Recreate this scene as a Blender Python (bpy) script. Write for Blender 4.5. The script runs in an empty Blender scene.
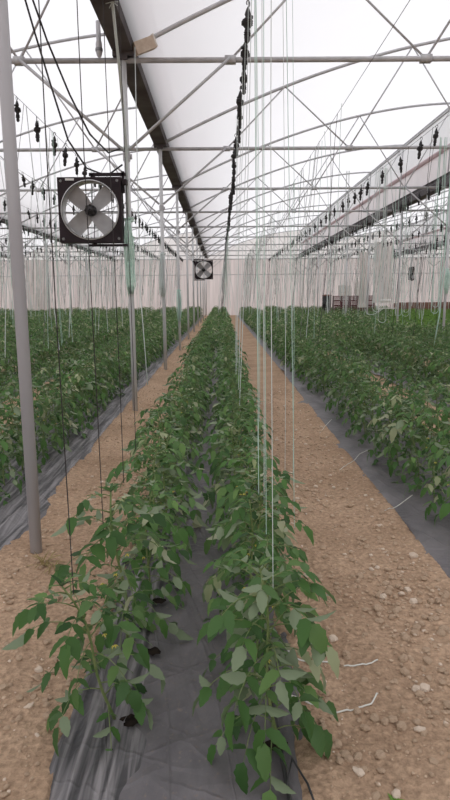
import bpy, math, random
import numpy as np
from mathutils import Vector, Matrix, noise, Euler

random.seed(11)
R = random.Random(5)
scene = bpy.context.scene
COL = scene.collection
pi = math.pi

# ------------------------------------------------------------------ layout numbers (metres)
EYE = 1.55
PITCH = math.radians(9.83)
HG = 1.55 + 2.92            # height of truss bottom chords
W = 7.6                     # bay width
X0 = -1.2                   # gutter / post line left of the middle bed
RISE = 2.1
YS = [3.5] + [8.15 + 4.6*k for k in range(9)]
YEND = 49.55
GX = [X0 + W*i for i in range(-3, 4)]
GY0 = -3.0

def arch_z(u):
    return HG + 0.08 + RISE*(1-(1-u/W)**1.8)

# ------------------------------------------------------------------ materials
def new_mat(name):
    m = bpy.data.materials.new(name); m.use_nodes = True
    nt = m.node_tree; nt.nodes.clear()
    return m, nt

def node(nt, t, **kw):
    n = nt.nodes.new(t)
    for k, v in kw.items():
        if k in n.inputs: n.inputs[k].default_value = v
        else: setattr(n, k, v)
    return n

def simple(name, c1, c2=None, rough=.6, metal=0, scale=8, bump=0, bscale=60, spec=.5, stretch=None, detail=4):
    m, nt = new_mat(name)
    out = node(nt, 'ShaderNodeOutputMaterial')
    b = node(nt, 'ShaderNodeBsdfPrincipled')
    b.inputs['Roughness'].default_value = rough
    b.inputs['Metallic'].default_value = metal
    b.inputs['Specular IOR Level'].default_value = spec
    nt.links.new(b.outputs[0], out.inputs[0])
    tc = node(nt, 'ShaderNodeTexCoord')
    mp = node(nt, 'ShaderNodeMapping')
    if stretch: mp.inputs['Scale'].default_value = stretch
    nt.links.new(tc.outputs['Object'], mp.inputs[0])
    if c2:
        n = node(nt, 'ShaderNodeTexNoise', Scale=scale, Detail=detail)
        nt.links.new(mp.outputs[0], n.inputs['Vector'])
        r = node(nt, 'ShaderNodeValToRGB')
        r.color_ramp.elements[0].position = .35; r.color_ramp.elements[1].position = .65
        r.color_ramp.elements[0].color = (*c1, 1); r.color_ramp.elements[1].color = (*c2, 1)
        nt.links.new(n.outputs[0], r.inputs[0]); nt.links.new(r.outputs[0], b.inputs['Base Color'])
    else:
        b.inputs['Base Color'].default_value = (*c1, 1)
    if bump:
        n2 = node(nt, 'ShaderNodeTexNoise', Scale=bscale, Detail=5)
        nt.links.new(mp.outputs[0], n2.inputs['Vector'])
        bp = node(nt, 'ShaderNodeBump', Strength=bump, Distance=.02)
        nt.links.new(n2.outputs[0], bp.inputs['Height']); nt.links.new(bp.outputs[0], b.inputs['Normal'])
    return m

def film_mat(name, col, trans=.7, clear=.08, scale=1.5, var=.06, stretch=(1, 1, 1)):
    m, nt = new_mat(name)
    out = node(nt, 'ShaderNodeOutputMaterial')
    tc = node(nt, 'ShaderNodeTexCoord'); mp = node(nt, 'ShaderNodeMapping')
    mp.inputs['Scale'].default_value = stretch
    nt.links.new(tc.outputs['Object'], mp.inputs[0])
    n = node(nt, 'ShaderNodeTexNoise', Scale=scale, Detail=3)
    nt.links.new(mp.outputs[0], n.inputs['Vector'])
    r = node(nt, 'ShaderNodeValToRGB')
    r.color_ramp.elements[0].position = .3; r.color_ramp.elements[1].position = .7
    r.color_ramp.elements[0].color = (*[c*(1-var) for c in col], 1)
    r.color_ramp.elements[1].color = (*col, 1)
    nt.links.new(n.outputs[0], r.inputs[0])
    t = node(nt, 'ShaderNodeBsdfTranslucent'); d = node(nt, 'ShaderNodeBsdfDiffuse')
    nt.links.new(r.outputs[0], t.inputs[0]); nt.links.new(r.outputs[0], d.inputs[0])
    mx = node(nt, 'ShaderNodeMixShader'); mx.inputs[0].default_value = trans
    nt.links.new(d.outputs[0], mx.inputs[1]); nt.links.new(t.outputs[0], mx.inputs[2])
    tr = node(nt, 'ShaderNodeBsdfTransparent')
    m2 = node(nt, 'ShaderNodeMixShader'); m2.inputs[0].default_value = clear
    nt.links.new(mx.outputs[0], m2.inputs[1]); nt.links.new(tr.outputs[0], m2.inputs[2])
    nt.links.new(m2.outputs[0], out.inputs[0])
    return m

def leaf_mat(name, cols, under):
    m, nt = new_mat(name)
    out = node(nt, 'ShaderNodeOutputMaterial')
    g = node(nt, 'ShaderNodeNewGeometry'); oi = node(nt, 'ShaderNodeObjectInfo')
    r = node(nt, 'ShaderNodeValToRGB')
    els = r.color_ramp.elements
    els[0].position = 0; els[1].position = 1
    els[0].color = (*cols[0], 1); els[1].color = (*cols[-1], 1)
    for i, c in enumerate(cols[1:-1]):
        e = els.new((i+1)/(len(cols)-1)); e.color = (*c, 1)
    nt.links.new(g.outputs['Random Per Island'], r.inputs[0])
    hs = node(nt, 'ShaderNodeHueSaturation')
    ma = node(nt, 'ShaderNodeMath', operation='MULTIPLY_ADD'); ma.inputs[1].default_value = .35; ma.inputs[2].default_value = .83
    nt.links.new(oi.outputs['Random'], ma.inputs[0]); nt.links.new(ma.outputs[0], hs.inputs['Value'])
    nt.links.new(r.outputs[0], hs.inputs['Color'])
    mc = node(nt, 'ShaderNodeMixRGB'); mc.inputs[2].default_value = (*under, 1)
    nt.links.new(g.outputs['Backfacing'], mc.inputs[0]); nt.links.new(hs.outputs[0], mc.inputs[1])
    b = node(nt, 'ShaderNodeBsdfPrincipled'); b.inputs['Roughness'].default_value = .55
    b.inputs['Specular IOR Level'].default_value = .32
    nt.links.new(mc.outputs[0], b.inputs['Base Color'])
    t = node(nt, 'ShaderNodeBsdfTranslucent'); nt.links.new(hs.outputs[0], t.inputs[0])
    mx = node(nt, 'ShaderNodeMixShader'); mx.inputs[0].default_value = .32
    nt.links.new(b.outputs[0], mx.inputs[1]); nt.links.new(t.outputs[0], mx.inputs[2])
    nt.links.new(mx.outputs[0], out.inputs[0])
    return m

M = {}
M['steel'] = simple('galvanised_steel', (.46, .46, .475), (.57, .57, .585), rough=.55, scale=6)
M['post'] = simple('post_steel', (.40, .395, .42), (.50, .495, .515), rough=.55, scale=5, stretch=(1, 1, .15))
M['postlight'] = simple('bright_post_steel', (.56, .57, .58), (.70, .71, .72), rough=.55, scale=5, stretch=(1, 1, .15))
M['gutter'] = simple('gutter_steel', (.085, .075, .08), (.15, .14, .145), rough=.75, scale=2, spec=.2)
M['black'] = simple('black_plastic', (.012, .011, .012), rough=.5)
M['fanframe'] = simple('fan_frame_paint', (.018, .012, .014), (.028, .018, .022), rough=.6, scale=5, spec=.2)
M['blade'] = simple('fan_blade_metal', (.30, .29, .29), (.36, .35, .35), rough=.5, metal=.1, scale=9)
M['ring'] = simple('fan_ring_metal', (.5, .5, .5), rough=.35, metal=.4)
M['label'] = simple('label_paper', (.7, .7, .68), rough=.7)
M['film'] = film_mat('roof_film', (.92, .905, .915), trans=.90, clear=.06, var=.02, scale=.5)
M['gable'] = film_mat('gable_film', (.93, .925, .935), trans=.88, clear=.1)
M['wall'] = film_mat('wall_film', (.86, .79, .785), trans=.74, clear=.04, scale=2.2, var=.26, stretch=(2.2, 1, .12))
M['curtain'] = film_mat('vent_film', (.93, .87, .88), trans=.75, clear=.05, var=.08)
M['roll'] = film_mat('rolled_film', (.72, .60, .61), trans=.5, clear=0, var=.1)
M['sheet'] = film_mat('hanging_sheet_film', (.95, .90, .87), trans=.72, clear=.12, scale=3, var=.2, stretch=(1.5, 1, .4))
M['tgreen'] = simple('green_twine', (.50, .70, .60), (.66, .80, .72), rough=.7, scale=30)
M['twhite'] = simple('white_twine', (.62, .68, .66), rough=.7)
M['tpale'] = simple('pale_green_twine', (.48, .66, .58), rough=.7)
M['tgrey'] = simple('grey_twine', (.22, .21, .21), rough=.8)
M['tdark'] = simple('dark_twine', (.03, .025, .025), rough=.8)
M['wire'] = simple('wire_steel', (.25, .25, .26), rough=.5, metal=.4)
M['cable'] = simple('black_cable', (.02, .02, .022), rough=.5)
M['carton'] = simple('cardboard', (.62, .50, .40), (.74, .64, .54), rough=.85, scale=12)
M['foam'] = simple('white_carton', (.78, .74, .69), (.86, .83, .79), rough=.8, scale=6)
M['crate'] = simple('crate_plastic', (.10, .03, .035), (.15, .05, .055), rough=.6, scale=8)
M['brown'] = simple('brown_skirting', (.16, .085, .06), (.24, .13, .10), rough=.85, scale=5)
M['tube'] = simple('drip_tube_plastic', (.68, .67, .62), rough=.5)
M['tubeblack'] = simple('drip_line_plastic', (.03, .03, .03), rough=.4)
M['stem'] = simple('stem_green', (.12, .19, .055), (.20, .24, .09), rough=.6, scale=25)
M['leaf'] = leaf_mat('tomato_leaf', [(.034, .085, .024), (.060, .145, .034), (.095, .205, .050), (.070, .150, .048), (.165, .285, .085)], (.25, .31, .19))
M['leafold'] = leaf_mat('tomato_leaf_pale', [(.26, .31, .14), (.36, .40, .23), (.42, .44, .28)], (.42, .44, .30))
M['leafbright'] = leaf_mat('young_leaf', [(.12, .26, .035), (.16, .32, .05), (.20, .36, .06)], (.2, .34, .1))
M['dryleaf'] = simple('dry_leaf', (.20, .14, .05), (.30, .24, .10), rough=.9, scale=20)
M['flower'] = simple('yellow_petal', (.75, .60, .08), rough=.6)
M['calyx'] = simple('cream_petal', (.62, .60, .38), rough=.7)

# soil
def soil_material():
    m, nt = new_mat('dry_soil')
    out = node(nt, 'ShaderNodeOutputMaterial'); b = node(nt, 'ShaderNodeBsdfPrincipled')
    b.inputs['Roughness'].default_value = .95; b.inputs['Specular IOR Level'].default_value = .1
    tc = node(nt, 'ShaderNodeTexCoord')
    n1 = node(nt, 'ShaderNodeTexNoise', Scale=1.3, Detail=6, Roughness=.6)
    n2 = node(nt, 'ShaderNodeTexNoise', Scale=38, Detail=6, Roughness=.7)
    for n in (n1, n2): nt.links.new(tc.outputs['Object'], n.inputs['Vector'])
    r1 = node(nt, 'ShaderNodeValToRGB')
    e = r1.color_ramp.elements; e[0].position = .3; e[1].position = .72
    e[0].color = (.41, .28, .188, 1); e[1].color = (.61, .435, .305, 1)
    nt.links.new(n1.outputs[0], r1.inputs[0])
    r2 = node(nt, 'ShaderNodeValToRGB')
    e = r2.color_ramp.elements; e[0].position = .33; e[1].position = .68
    e[0].color = (.62, .60, .58, 1); e[1].color = (1.2, 1.19, 1.18, 1)
    nt.links.new(n2.outputs[0], r2.inputs[0])
    mm = node(nt, 'ShaderNodeMixRGB', blend_type='MULTIPLY'); mm.inputs[0].default_value = 1
    nt.links.new(r1.outputs[0], mm.inputs[1]); nt.links.new(r2.outputs[0], mm.inputs[2])
    nt.links.new(mm.outputs[0], b.inputs['Base Color'])
    v = node(nt, 'ShaderNodeTexVoronoi', Scale=34)
    nt.links.new(tc.outputs['Object'], v.inputs['Vector'])
    ad = node(nt, 'ShaderNodeMath', operation='ADD')
    nt.links.new(n2.outputs[0], ad.inputs[0]); nt.links.new(v.outputs[0], ad.inputs[1])
    bp = node(nt, 'ShaderNodeBump', Strength=.9, Distance=.016)
    nt.links.new(ad.outputs[0], bp.inputs['Height']); nt.links.new(bp.outputs[0], b.inputs['Normal'])
    nt.links.new(b.outputs[0], out.inputs[0])
    return m
M['soil'] = soil_material()
M['clod'] = simple('soil_clod', (.42, .295, .20), (.60, .45, .33), rough=.95, scale=20, bump=.5, bscale=90, spec=.1)
M['stone'] = simple('pale_stone', (.60, .48, .38), (.72, .60, .49), rough=.9, scale=20, bump=.3, bscale=70, spec=.1)
M['holeshade'] = simple('hole_shade_soil', (.008, .006, .005), (.03, .022, .017), rough=1, scale=30, spec=.1)  # near-black soil: the shade inside the planting holes is painted into the colour

def mulch_material():
    m, nt = new_mat('plastic_mulch')
    out = node(nt, 'ShaderNodeOutputMaterial'); b = node(nt, 'ShaderNodeBsdfPrincipled')
    b.inputs['Specular IOR Level'].default_value = .45
    tc = node(nt, 'ShaderNodeTexCoord')
    mp = node(nt, 'ShaderNodeMapping'); mp.inputs['Scale'].default_value = (1, .6, 1)
    mp.inputs['Rotation'].default_value = (0, 0, .5)
    nt.links.new(tc.outputs['Object'], mp.inputs[0])
    n1 = node(nt, 'ShaderNodeTexNoise', Scale=3.2, Detail=7, Roughness=.65)   # dust
    nt.links.new(mp.outputs[0], n1.inputs['Vector'])
    r = node(nt, 'ShaderNodeValToRGB'); e = r.color_ramp.elements
    e[0].position = .32; e[1].position = .72
    e[0].color = (.080, .075, .081, 1); e[1].color = (.215, .198, .204, 1)
    nt.links.new(n1.outputs[0], r.inputs[0])
    n3 = node(nt, 'ShaderNodeTexNoise', Scale=55, Detail=3)
    nt.links.new(tc.outputs['Object'], n3.inputs['Vector'])
    r3 = node(nt, 'ShaderNodeValToRGB'); e = r3.color_ramp.elements
    e[0].position = .60; e[1].position = .75; e[0].color = (0, 0, 0, 1); e[1].color = (1, 1, 1, 1)
    nt.links.new(n3.outputs[0], r3.inputs[0])
    mm = node(nt, 'ShaderNodeMixRGB'); mm.inputs[2].default_value = (.20, .16, .14, 1)
    nt.links.new(r3.outputs[0], mm.inputs[0]); nt.links.new(r.outputs[0], mm.inputs[1])
    # dust plus painted fold gloss and shade where the film is bunched lengthways
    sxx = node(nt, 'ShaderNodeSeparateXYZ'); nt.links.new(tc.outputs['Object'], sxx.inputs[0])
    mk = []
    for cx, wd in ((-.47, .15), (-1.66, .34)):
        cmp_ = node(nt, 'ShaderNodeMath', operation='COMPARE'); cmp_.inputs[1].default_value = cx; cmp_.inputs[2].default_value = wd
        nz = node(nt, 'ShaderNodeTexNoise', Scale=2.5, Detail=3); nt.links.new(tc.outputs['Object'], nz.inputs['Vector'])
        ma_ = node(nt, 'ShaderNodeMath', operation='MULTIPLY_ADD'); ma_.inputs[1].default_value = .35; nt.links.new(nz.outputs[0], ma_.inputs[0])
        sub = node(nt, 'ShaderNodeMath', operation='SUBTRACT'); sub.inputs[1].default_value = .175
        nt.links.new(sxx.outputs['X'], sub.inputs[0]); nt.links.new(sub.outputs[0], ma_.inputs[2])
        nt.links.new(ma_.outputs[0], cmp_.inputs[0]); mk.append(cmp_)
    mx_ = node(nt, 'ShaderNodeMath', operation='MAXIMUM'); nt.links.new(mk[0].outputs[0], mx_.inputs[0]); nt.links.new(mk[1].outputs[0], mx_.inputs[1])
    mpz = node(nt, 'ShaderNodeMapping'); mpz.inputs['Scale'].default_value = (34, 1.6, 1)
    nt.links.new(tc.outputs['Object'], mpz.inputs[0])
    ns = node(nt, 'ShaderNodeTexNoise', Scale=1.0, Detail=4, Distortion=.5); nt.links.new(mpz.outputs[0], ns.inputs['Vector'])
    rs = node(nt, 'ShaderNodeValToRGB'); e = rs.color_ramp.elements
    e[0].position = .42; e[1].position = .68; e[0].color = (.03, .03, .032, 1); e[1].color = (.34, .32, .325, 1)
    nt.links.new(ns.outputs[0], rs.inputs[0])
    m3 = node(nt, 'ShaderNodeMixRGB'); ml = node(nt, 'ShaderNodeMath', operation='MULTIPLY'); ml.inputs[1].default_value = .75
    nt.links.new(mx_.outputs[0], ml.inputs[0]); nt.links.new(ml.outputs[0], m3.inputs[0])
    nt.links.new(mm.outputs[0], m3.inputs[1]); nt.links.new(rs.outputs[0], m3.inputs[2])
    nt.links.new(m3.outputs[0], b.inputs['Base Color'])
    rr = node(nt, 'ShaderNodeMapRange'); rr.inputs[3].default_value = .36; rr.inputs[4].default_value = .62
    nt.links.new(n1.outputs[0], rr.inputs[0]); nt.links.new(rr.outputs[0], b.inputs['Roughness'])
    last = None
    for rz, sc in ((.35, (.5, 3.2, 1)), (1.35, (.7, 6, 1)), (2.6, (.5, 2.6, 1))):
        mp1 = node(nt, 'ShaderNodeMapping'); mp1.inputs['Rotation'].default_value = (0, 0, rz)
        nt.links.new(tc.outputs['Object'], mp1.inputs[0])
        mp2 = node(nt, 'ShaderNodeMapping'); mp2.inputs['Scale'].default_value = sc
        nt.links.new(mp1.outputs[0], mp2.inputs[0])
        n2 = node(nt, 'ShaderNodeTexNoise', Scale=1.0, Detail=2, Distortion=.8)
        nt.links.new(mp2.outputs[0], n2.inputs['Vector'])
        a = node(nt, 'ShaderNodeMath', operation='SUBTRACT'); a.inputs[1].default_value = .5
        nt.links.new(n2.outputs[0], a.inputs[0])
        ab = node(nt, 'ShaderNodeMath', operation='ABSOLUTE'); nt.links.new(a.outputs[0], ab.inputs[0])
        mi = node(nt, 'ShaderNodeMath', operation='MINIMUM'); mi.inputs[1].default_value = .035
        nt.links.new(ab.outputs[0], mi.inputs[0])
        if last is None: last = mi
        else:
            ad = node(nt, 'ShaderNodeMath', operation='ADD')
            nt.links.new(last.outputs[0], ad.inputs[0]); nt.links.new(mi.outputs[0], ad.inputs[1]); last = ad
    ad = node(nt, 'ShaderNodeMath', operation='MULTIPLY_ADD'); ad.inputs[1].default_value = -9
    nt.links.new(last.outputs[0], ad.inputs[0]); nt.links.new(n1.outputs[0], ad.inputs[2])
    bp = node(nt, 'ShaderNodeBump', Strength=.42, Distance=.02)
    nt.links.new(ad.outputs[0], bp.inputs['Height']); nt.links.new(bp.outputs[0], b.inputs['Normal'])
    nt.links.new(b.outputs[0], out.inputs[0])
    return m
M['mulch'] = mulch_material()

# ------------------------------------------------------------------ mesh building
class MB:
    def __init__(s): s.v = []; s.f = []; s.mi = []
    def add(s, vs, fs, mi=0):
        o = len(s.v); s.v += [tuple(v) for v in vs]
        s.f += [tuple(i+o for i in f) for f in fs]; s.mi += [mi]*len(fs)
    def box(s, c, d, mi=0, rot=None):
        hx, hy, hz = d[0]/2, d[1]/2, d[2]/2
        vs = [Vector((x, y, z)) for x in (-hx, hx) for y in (-hy, hy) for z in (-hz, hz)]
        if rot: vs = [rot @ v for v in vs]
        vs = [v+Vector(c) for v in vs]
        s.add(vs, [(0, 1, 3, 2), (4, 6, 7, 5), (0, 4, 5, 1), (2, 3, 7, 6), (0, 2, 6, 4), (1, 5, 7, 3)], mi)
    def tube(s, pts, r, n=6, mi=0, cap=True):
        pts = [Vector(p) for p in pts]
        if not isinstance(r, (list, tuple)): r = [r]*len(pts)
        rings = []; prev = None
        for i, p in enumerate(pts):
            t = (pts[min(i+1, len(pts)-1)]-pts[max(i-1, 0)])
            if t.length < 1e-9: t = Vector((0, 0, 1))
            t.normalize()
            if prev is None:
                a = Vector((1, 0, 0)) if abs(t.x) < .8 else Vector((0, 1, 0))
            else: a = prev
            u = (a-t*a.dot(t)).normalized(); w = t.cross(u); prev = u
            rings.append([p+(u*math.cos(2*pi*k/n)+w*math.sin(2*pi*k/n))*r[i] for k in range(n)])
        vs = [v for ring in rings for v in ring]; fs = []
        for i in range(len(pts)-1):
            for k in range(n):
                fs.append((i*n+k, i*n+(k+1) % n, (i+1)*n+(k+1) % n, (i+1)*n+k))
        if cap:
            fs.append(tuple(reversed(range(n)))); fs.append(tuple((len(pts)-1)*n+k for k in range(n)))
        s.add(vs, fs, mi)
    def lathe(s, prof, n=12, mi=0, axis='z', c=(0, 0, 0)):
        vs = []; c = Vector(c)
        for r, h in prof:
            for k in range(n):
                a = 2*pi*k/n
                if axis == 'z': vs.append(c+Vector((r*math.cos(a), r*math.sin(a), h)))
                else: vs.append(c+Vector((r*math.cos(a), h, r*math.sin(a))))
        fs = [(i*n+k, i*n+(k+1) % n, (i+1)*n+(k+1) % n, (i+1)*n+k) for i in range(len(prof)-1) for k in range(n)]
        fs += [tuple(range(n)), tuple((len(prof)-1)*n+k for k in range(n))]
        s.add(vs, fs, mi)
    def mesh(s, name, mats, smooth=True):
        me = bpy.data.meshes.new(name); me.from_pydata(s.v, [], s.f)
        if not isinstance(mats, (list, tuple)): mats = [mats]
        for m in mats: me.materials.append(m)
        me.polygons.foreach_set('material_index', s.mi)
        me.polygons.foreach_set('use_smooth', [smooth]*len(s.f))
        me.update()
        return me
    def build(s, name, mats, parent=None, smooth=True, loc=None):
        return obj(name, s.mesh(name, mats, smooth), parent, loc)

def obj(name, me, parent=None, loc=None):
    o = bpy.data.objects.new(name, me); COL.objects.link(o)
    if parent: o.parent = parent
    if loc: o.location = loc
    return o
def tag(o, label=None, cat=None, group=None, kind=None):
    if label: o['label'] = label
    if cat: o['category'] = cat
    if group: o['group'] = group
    if kind: o['kind'] = kind
    return o
def thing(name, label, cat, loc=(0, 0, 0), group=None, rz=0):
    o = bpy.data.objects.new(name, None); COL.objects.link(o)
    o.location = loc; o.rotation_euler = (0, 0, rz); o.empty_display_size = .1
    return tag(o, label, cat, group)
def struct(o): o['kind'] = 'structure'; return o
def dup(o, label, group=None, loc=None, rot=None, sc=None):
    c = o.copy(); COL.objects.link(c)
    c['label'] = label
    if group: c['group'] = group
    if loc is not None: c.location = loc
    if rot is not None: c.rotation_euler = rot
    if sc is not None: c.scale = sc
    for ch in list(o.children):
        d = ch.copy(); COL.objects.link(d); d.parent = c
        for g in ch.children:
            e = g.copy(); COL.objects.link(e); e.parent = d
    return c
ORD = ['nearest', 'second nearest', 'third nearest', 'fourth nearest', 'fifth nearest', 'sixth nearest', 'seventh nearest',
       'eighth nearest', 'ninth nearest', 'tenth nearest', 'eleventh nearest', 'twelfth nearest', 'thirteenth nearest',
       'fourteenth nearest', 'fifteenth nearest']

# camera frame, used to decide which repeats are in view
cp, sp = math.cos(PITCH), math.sin(PITCH)
def project(p):
    x, y, z = p[0], p[1], p[2]-EYE
    zc = y*cp - z*sp; yc = z*cp + y*sp
    if zc < .2: return None
    return 222+600*x/zc, 400-600*yc/zc, zc
def inview(p, m=0):
    q = project(p)
    return q is not None and -m < q[0] < 450+m and -m < q[1] < 800+m

# ------------------------------------------------------------------ ground
BEDP = 1.88
def bed_edges(i):
    if i == 0: return (-.60, .30)
    if i == 1: return (1.20, 2.40)
    if i == -1: return (-2.55, -1.32)
    c = (1.80+BEDP*(i-1)) if i > 0 else (-1.94+BEDP*(i+1))
    return (c-.6, c+.6)
BEDS = range(-11, 12)
EDG = [bed_edges(i) for i in BEDS]

def edge_jit(x, y, s):
    k_ = 2.0 if 1.15 < s < 1.25 else 1
    return k_*(.07*noise.noise(Vector((s*3.1, y*1.1, 0)))+.05*noise.noise(Vector((s*7.7, y*4.3, 3))))
def soil_z(x, y):
    z = .022*noise.noise(Vector((x*1.7, y*1.3, 0)))+.012*noise.noise(Vector((x*6, y*5, 2)))
    if y < 9: z += .009*noise.noise(Vector((x*17, y*15, 5)))+.006*noise.noise(Vector((x*47, y*43, 7)))
    for a, b in EDG:
        if a-.25 < x < b+.25:
            if a+.05 < x < b-.05: z -= .05
            else:
                t = min(abs(x-a), abs(x-b))
                z += .018*max(0, 1-t/.2)
            break
    return z

def axis(segs):
    o = []
    for a, b, st in segs:
        n = max(1, int(round((b-a)/st))); o += [a+(b-a)*k/n for k in range(n)]
    o.append(segs[-1][1]); return o
xs = axis([(-45, -25, 5), (-25, -2.9, .3), (-2.9, -1.4, .1), (-1.4, -.5, .03), (-.5, .25, .12), (.25, 1.35, .022), (1.35, 2.6, .1), (2.6, 28, .3), (28, 45, 4)])
ys = axis([(-25, -3, 4), (-3, 1, .3), (1, 5.5, .025), (5.5, 10, .06), (10, 20, .2), (20, 50, .8), (50, 90, 5)])
vs = [(x, y, soil_z(x, y)) for y in ys for x in xs]
nx = len(xs)
fs = [(j*nx+i, j*nx+i+1, (j+1)*nx+i+1, (j+1)*nx+i) for j in range(len(ys)-1) for i in range(nx-1)]
g = MB(); g.add(vs, fs); struct(g.build('floor', M['soil']))

def mulch_z(i, x, y, a, b):
    t = (x-a)/(b-a)
    prof = (max(0, 4*t*(1-t)))**.45
    z = -.012 + .040*prof
    if y < 14:
        r = 1-abs(noise.noise(Vector((x*3.0+y*1.6, y*2.2-x*1.5, i*5.0))))*2
        z += .013*(max(0, r))**3*prof
        r2 = 1-abs(noise.noise(Vector((x*9-y*3, y*2.5+x*4, i*9.0))))*2
        z += .008*(max(0, r2))**2*prof
        if i == -1:      # the loose folds beside the left path
            z += .035*max(0, 1-abs(x-(b-.25))/.3)*(.5+.5*math.sin(x*42+5*noise.noise(Vector((x, y*.9, 1)))))*1.1
        if i == 0 and (x < -.30 or x > .2):
            fo_ = min(1, (-.30-x)/.06) if x < 0 else min(1, (x-.2)/.05)
            z += .028*fo_*(.5+.5*math.sin(x*95+7*noise.noise(Vector((x*1.5, y*1.1, 1)))))*(.6+.8*noise.noise(Vector((x*8, y*3, 4))))
    return z
for i in BEDS:
    a, b = bed_edges(i)
    near = abs(i) <= 1
    nx = 56 if near else 8
    yl = axis([(.7, 6, .035), (6, 12, .1), (12, 48.5, .5)]) if near else axis([(2.5, 14, .5), (14, 48.5, 1.5)])
    m = MB(); vs = []
    for y in yl:
        ja = edge_jit(a, y, a); jb = edge_jit(b, y, b)
        for k in range(nx+1):
            t = k/nx; x = (a+ja)*(1-t)+(b+jb)*t
            vs.append((x, y, mulch_z(i, x, y, a+ja, b+jb)))
    fs = [(j*(nx+1)+k, j*(nx+1)+k+1, (j+1)*(nx+1)+k+1, (j+1)*(nx+1)+k) for j in range(len(yl)-1) for k in range(nx)]
    m.add(vs, fs)
    side = 'left' if i < 0 else 'right'
    if i == 0: lab = 'wrinkled grey plastic mulch strip under the middle double row of plants'
    elif i == -1: lab = 'grey plastic mulch strip with loose folds just left of the post row'
    elif i == 1: lab = 'grey plastic mulch strip along the right side of the bare soil path'
    else: lab = '%s grey plastic mulch strip out in the %s crop field' % (ORD[abs(i)-2].replace(' nearest', '').replace('nearest', 'first'), side)
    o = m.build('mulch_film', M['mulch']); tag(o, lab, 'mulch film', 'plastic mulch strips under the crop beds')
    if i == 0: MIDMULCH = o

# ------------------------------------------------------------------ greenhouse structure
def strip(xz, y0, y1, ny, mb):
    vs = []
    for j in range(ny+1):
        y = y0+(y1-y0)*j/ny
        vs += [(x, y, z) for x, z in xz]
    n = len(xz)
    fs = [(j*n+k, j*n+k+1, (j+1)*n+k+1, (j+1)*n+k) for j in range(ny) for k in range(n-1)]
    mb.add(vs, fs)
BAYN = ['far left', 'outer left', 'left', 'middle', 'right', 'outer right']
for bi in range(6):
    gx = GX[bi]
    m = MB(); strip([(gx+W*k/20, arch_z(W*k/20)+.05) for k in range(21)], GY0, YEND+.05, 12, m)
    struct(m.build('ceiling', M['film']))
    # gable film of the back end
    m = MB()
    top = [(gx+W*k/20, YEND+.03, arch_z(W*k/20)+.04) for k in range(21)]
    bot = [(gx+W*k/20, YEND+.03, HG) for k in range(21)]
    m.add(top+bot, [(k, k+1, 22+k, 21+k) for k in range(20)])
    struct(m.build('wall_back_gable', M['gable']))
m = MB(); nxx = 140
vs = []
for k in range(nxx+1):
    x = GX[0]+(GX[-1]-GX[0])*k/nxx
    for z in (0-.05, 1.2, 2.4, HG): vs.append((x, YEND+.06+.03*noise.noise(Vector((x*1.5, z*.4, 0))), z))
m.add(vs, [(k*4+j, (k+1)*4+j, (k+1)*4+j+1, k*4+j+1) for k in range(nxx) for j in range(3)])
struct(m.build('wall_back', M['wall']))
for nm, x in (('wall_left', GX[0]-.05), ('wall_right', GX[-1]+.05)):
    m = MB(); strip([(x, -.05), (x, 2), (x, HG+.1)], GY0, YEND, 10, m); struct(m.build(nm, M['wall']))
# wall rails
m = MB(); m.tube([(GX[0], YEND-.03, 3.25), (GX[-1], YEND-.03, 3.25)], .03)
struct(m.build('trim_1', M['steel']))
m = MB()
m.box((17.4, YEND-.08, .45), (6.6, .06, .95))
for k in range(14): m.box((14.3+k*.48, YEND-.13, .45), (.05, .05, .97))
struct(m.build('trim_2', M['brown']))

# gutters: open steel channels with lipped edges, a gutter bracket at every post
GNAME = {0: 'far left edge', 1: 'outermost left', 2: 'second left', 3: 'left of the middle bed above the fans', 4: 'to the right of the soil path', 5: 'outer right', 6: 'far right edge'}
for gi, gx in enumerate(GX):
    t = thing('rain_gutter', 'long dark steel rain gutter, %s' % GNAME[gi], 'gutter', (gx, GY0, HG))
    xz = [(-.18, .34), (-.15, .34), (-.15, .30), (-.125, .09), (.125, .09), (.15, .30), (.15, .34), (.18, .34), (.16, .36), (.135, .34), (.11, .11), (-.11, .11), (-.135, .34), (-.18, .36)]
    m = MB(); n = len(xz); L = YEND-GY0
    vs = [(x, 0, z) for x, z in xz]+[(x, L, z) for x, z in xz]
    m.add(vs, [(k, (k+1) % n, n+(k+1) % n, n+k) for k in range(n)])
    m.build('channel', M['gutter'], t, smooth=False)
    for y in YS:
        b = MB(); b.box((0, y-GY0, .065), (.26, .10, .05)); b.box((0, y-GY0, .02), (.12, .14, .05))
        b.build('bracket', M['gutter'], t, smooth=False)
    # eave tube that carries the top edge of the roof film of the neighbouring bay
    if gi > 0:
        zt = arch_z(W)
        e = thing('ridge_rail', 'steel roof edge rail above the gutter, %s' % GNAME[gi], 'rail', (gx-.02, GY0, zt))
        m = MB(); m.tube([(0, 0, 0), (0, L, 0)], .035, 8); m.box((0, L/2, -.06), (.05, L, .05)); m.build('tube', M['steel'], e)
        c = thing('vent_curtain', 'whitish vent film curtain, %s' % GNAME[gi], 'curtain', (gx+.02, GY0, HG+.36))
        m = MB(); zt2 = zt-HG-.36
        strip([(0, 0), (.02, .3), (0, .75)], 0, L, 30, m); m.build('film', M['curtain'], c)
        m = MB(); m.tube([(0.02, L*k/40, .80) for k in range(41)], .075, 8); m.build('rolled_edge', M['roll'], c)
        m = MB(); strip([(-.03, .84), (-.02, zt2*.7), (-.03, zt2-.05)], 0, L, 30, m); m.build('upper_film', M['gable'], c)

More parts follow.
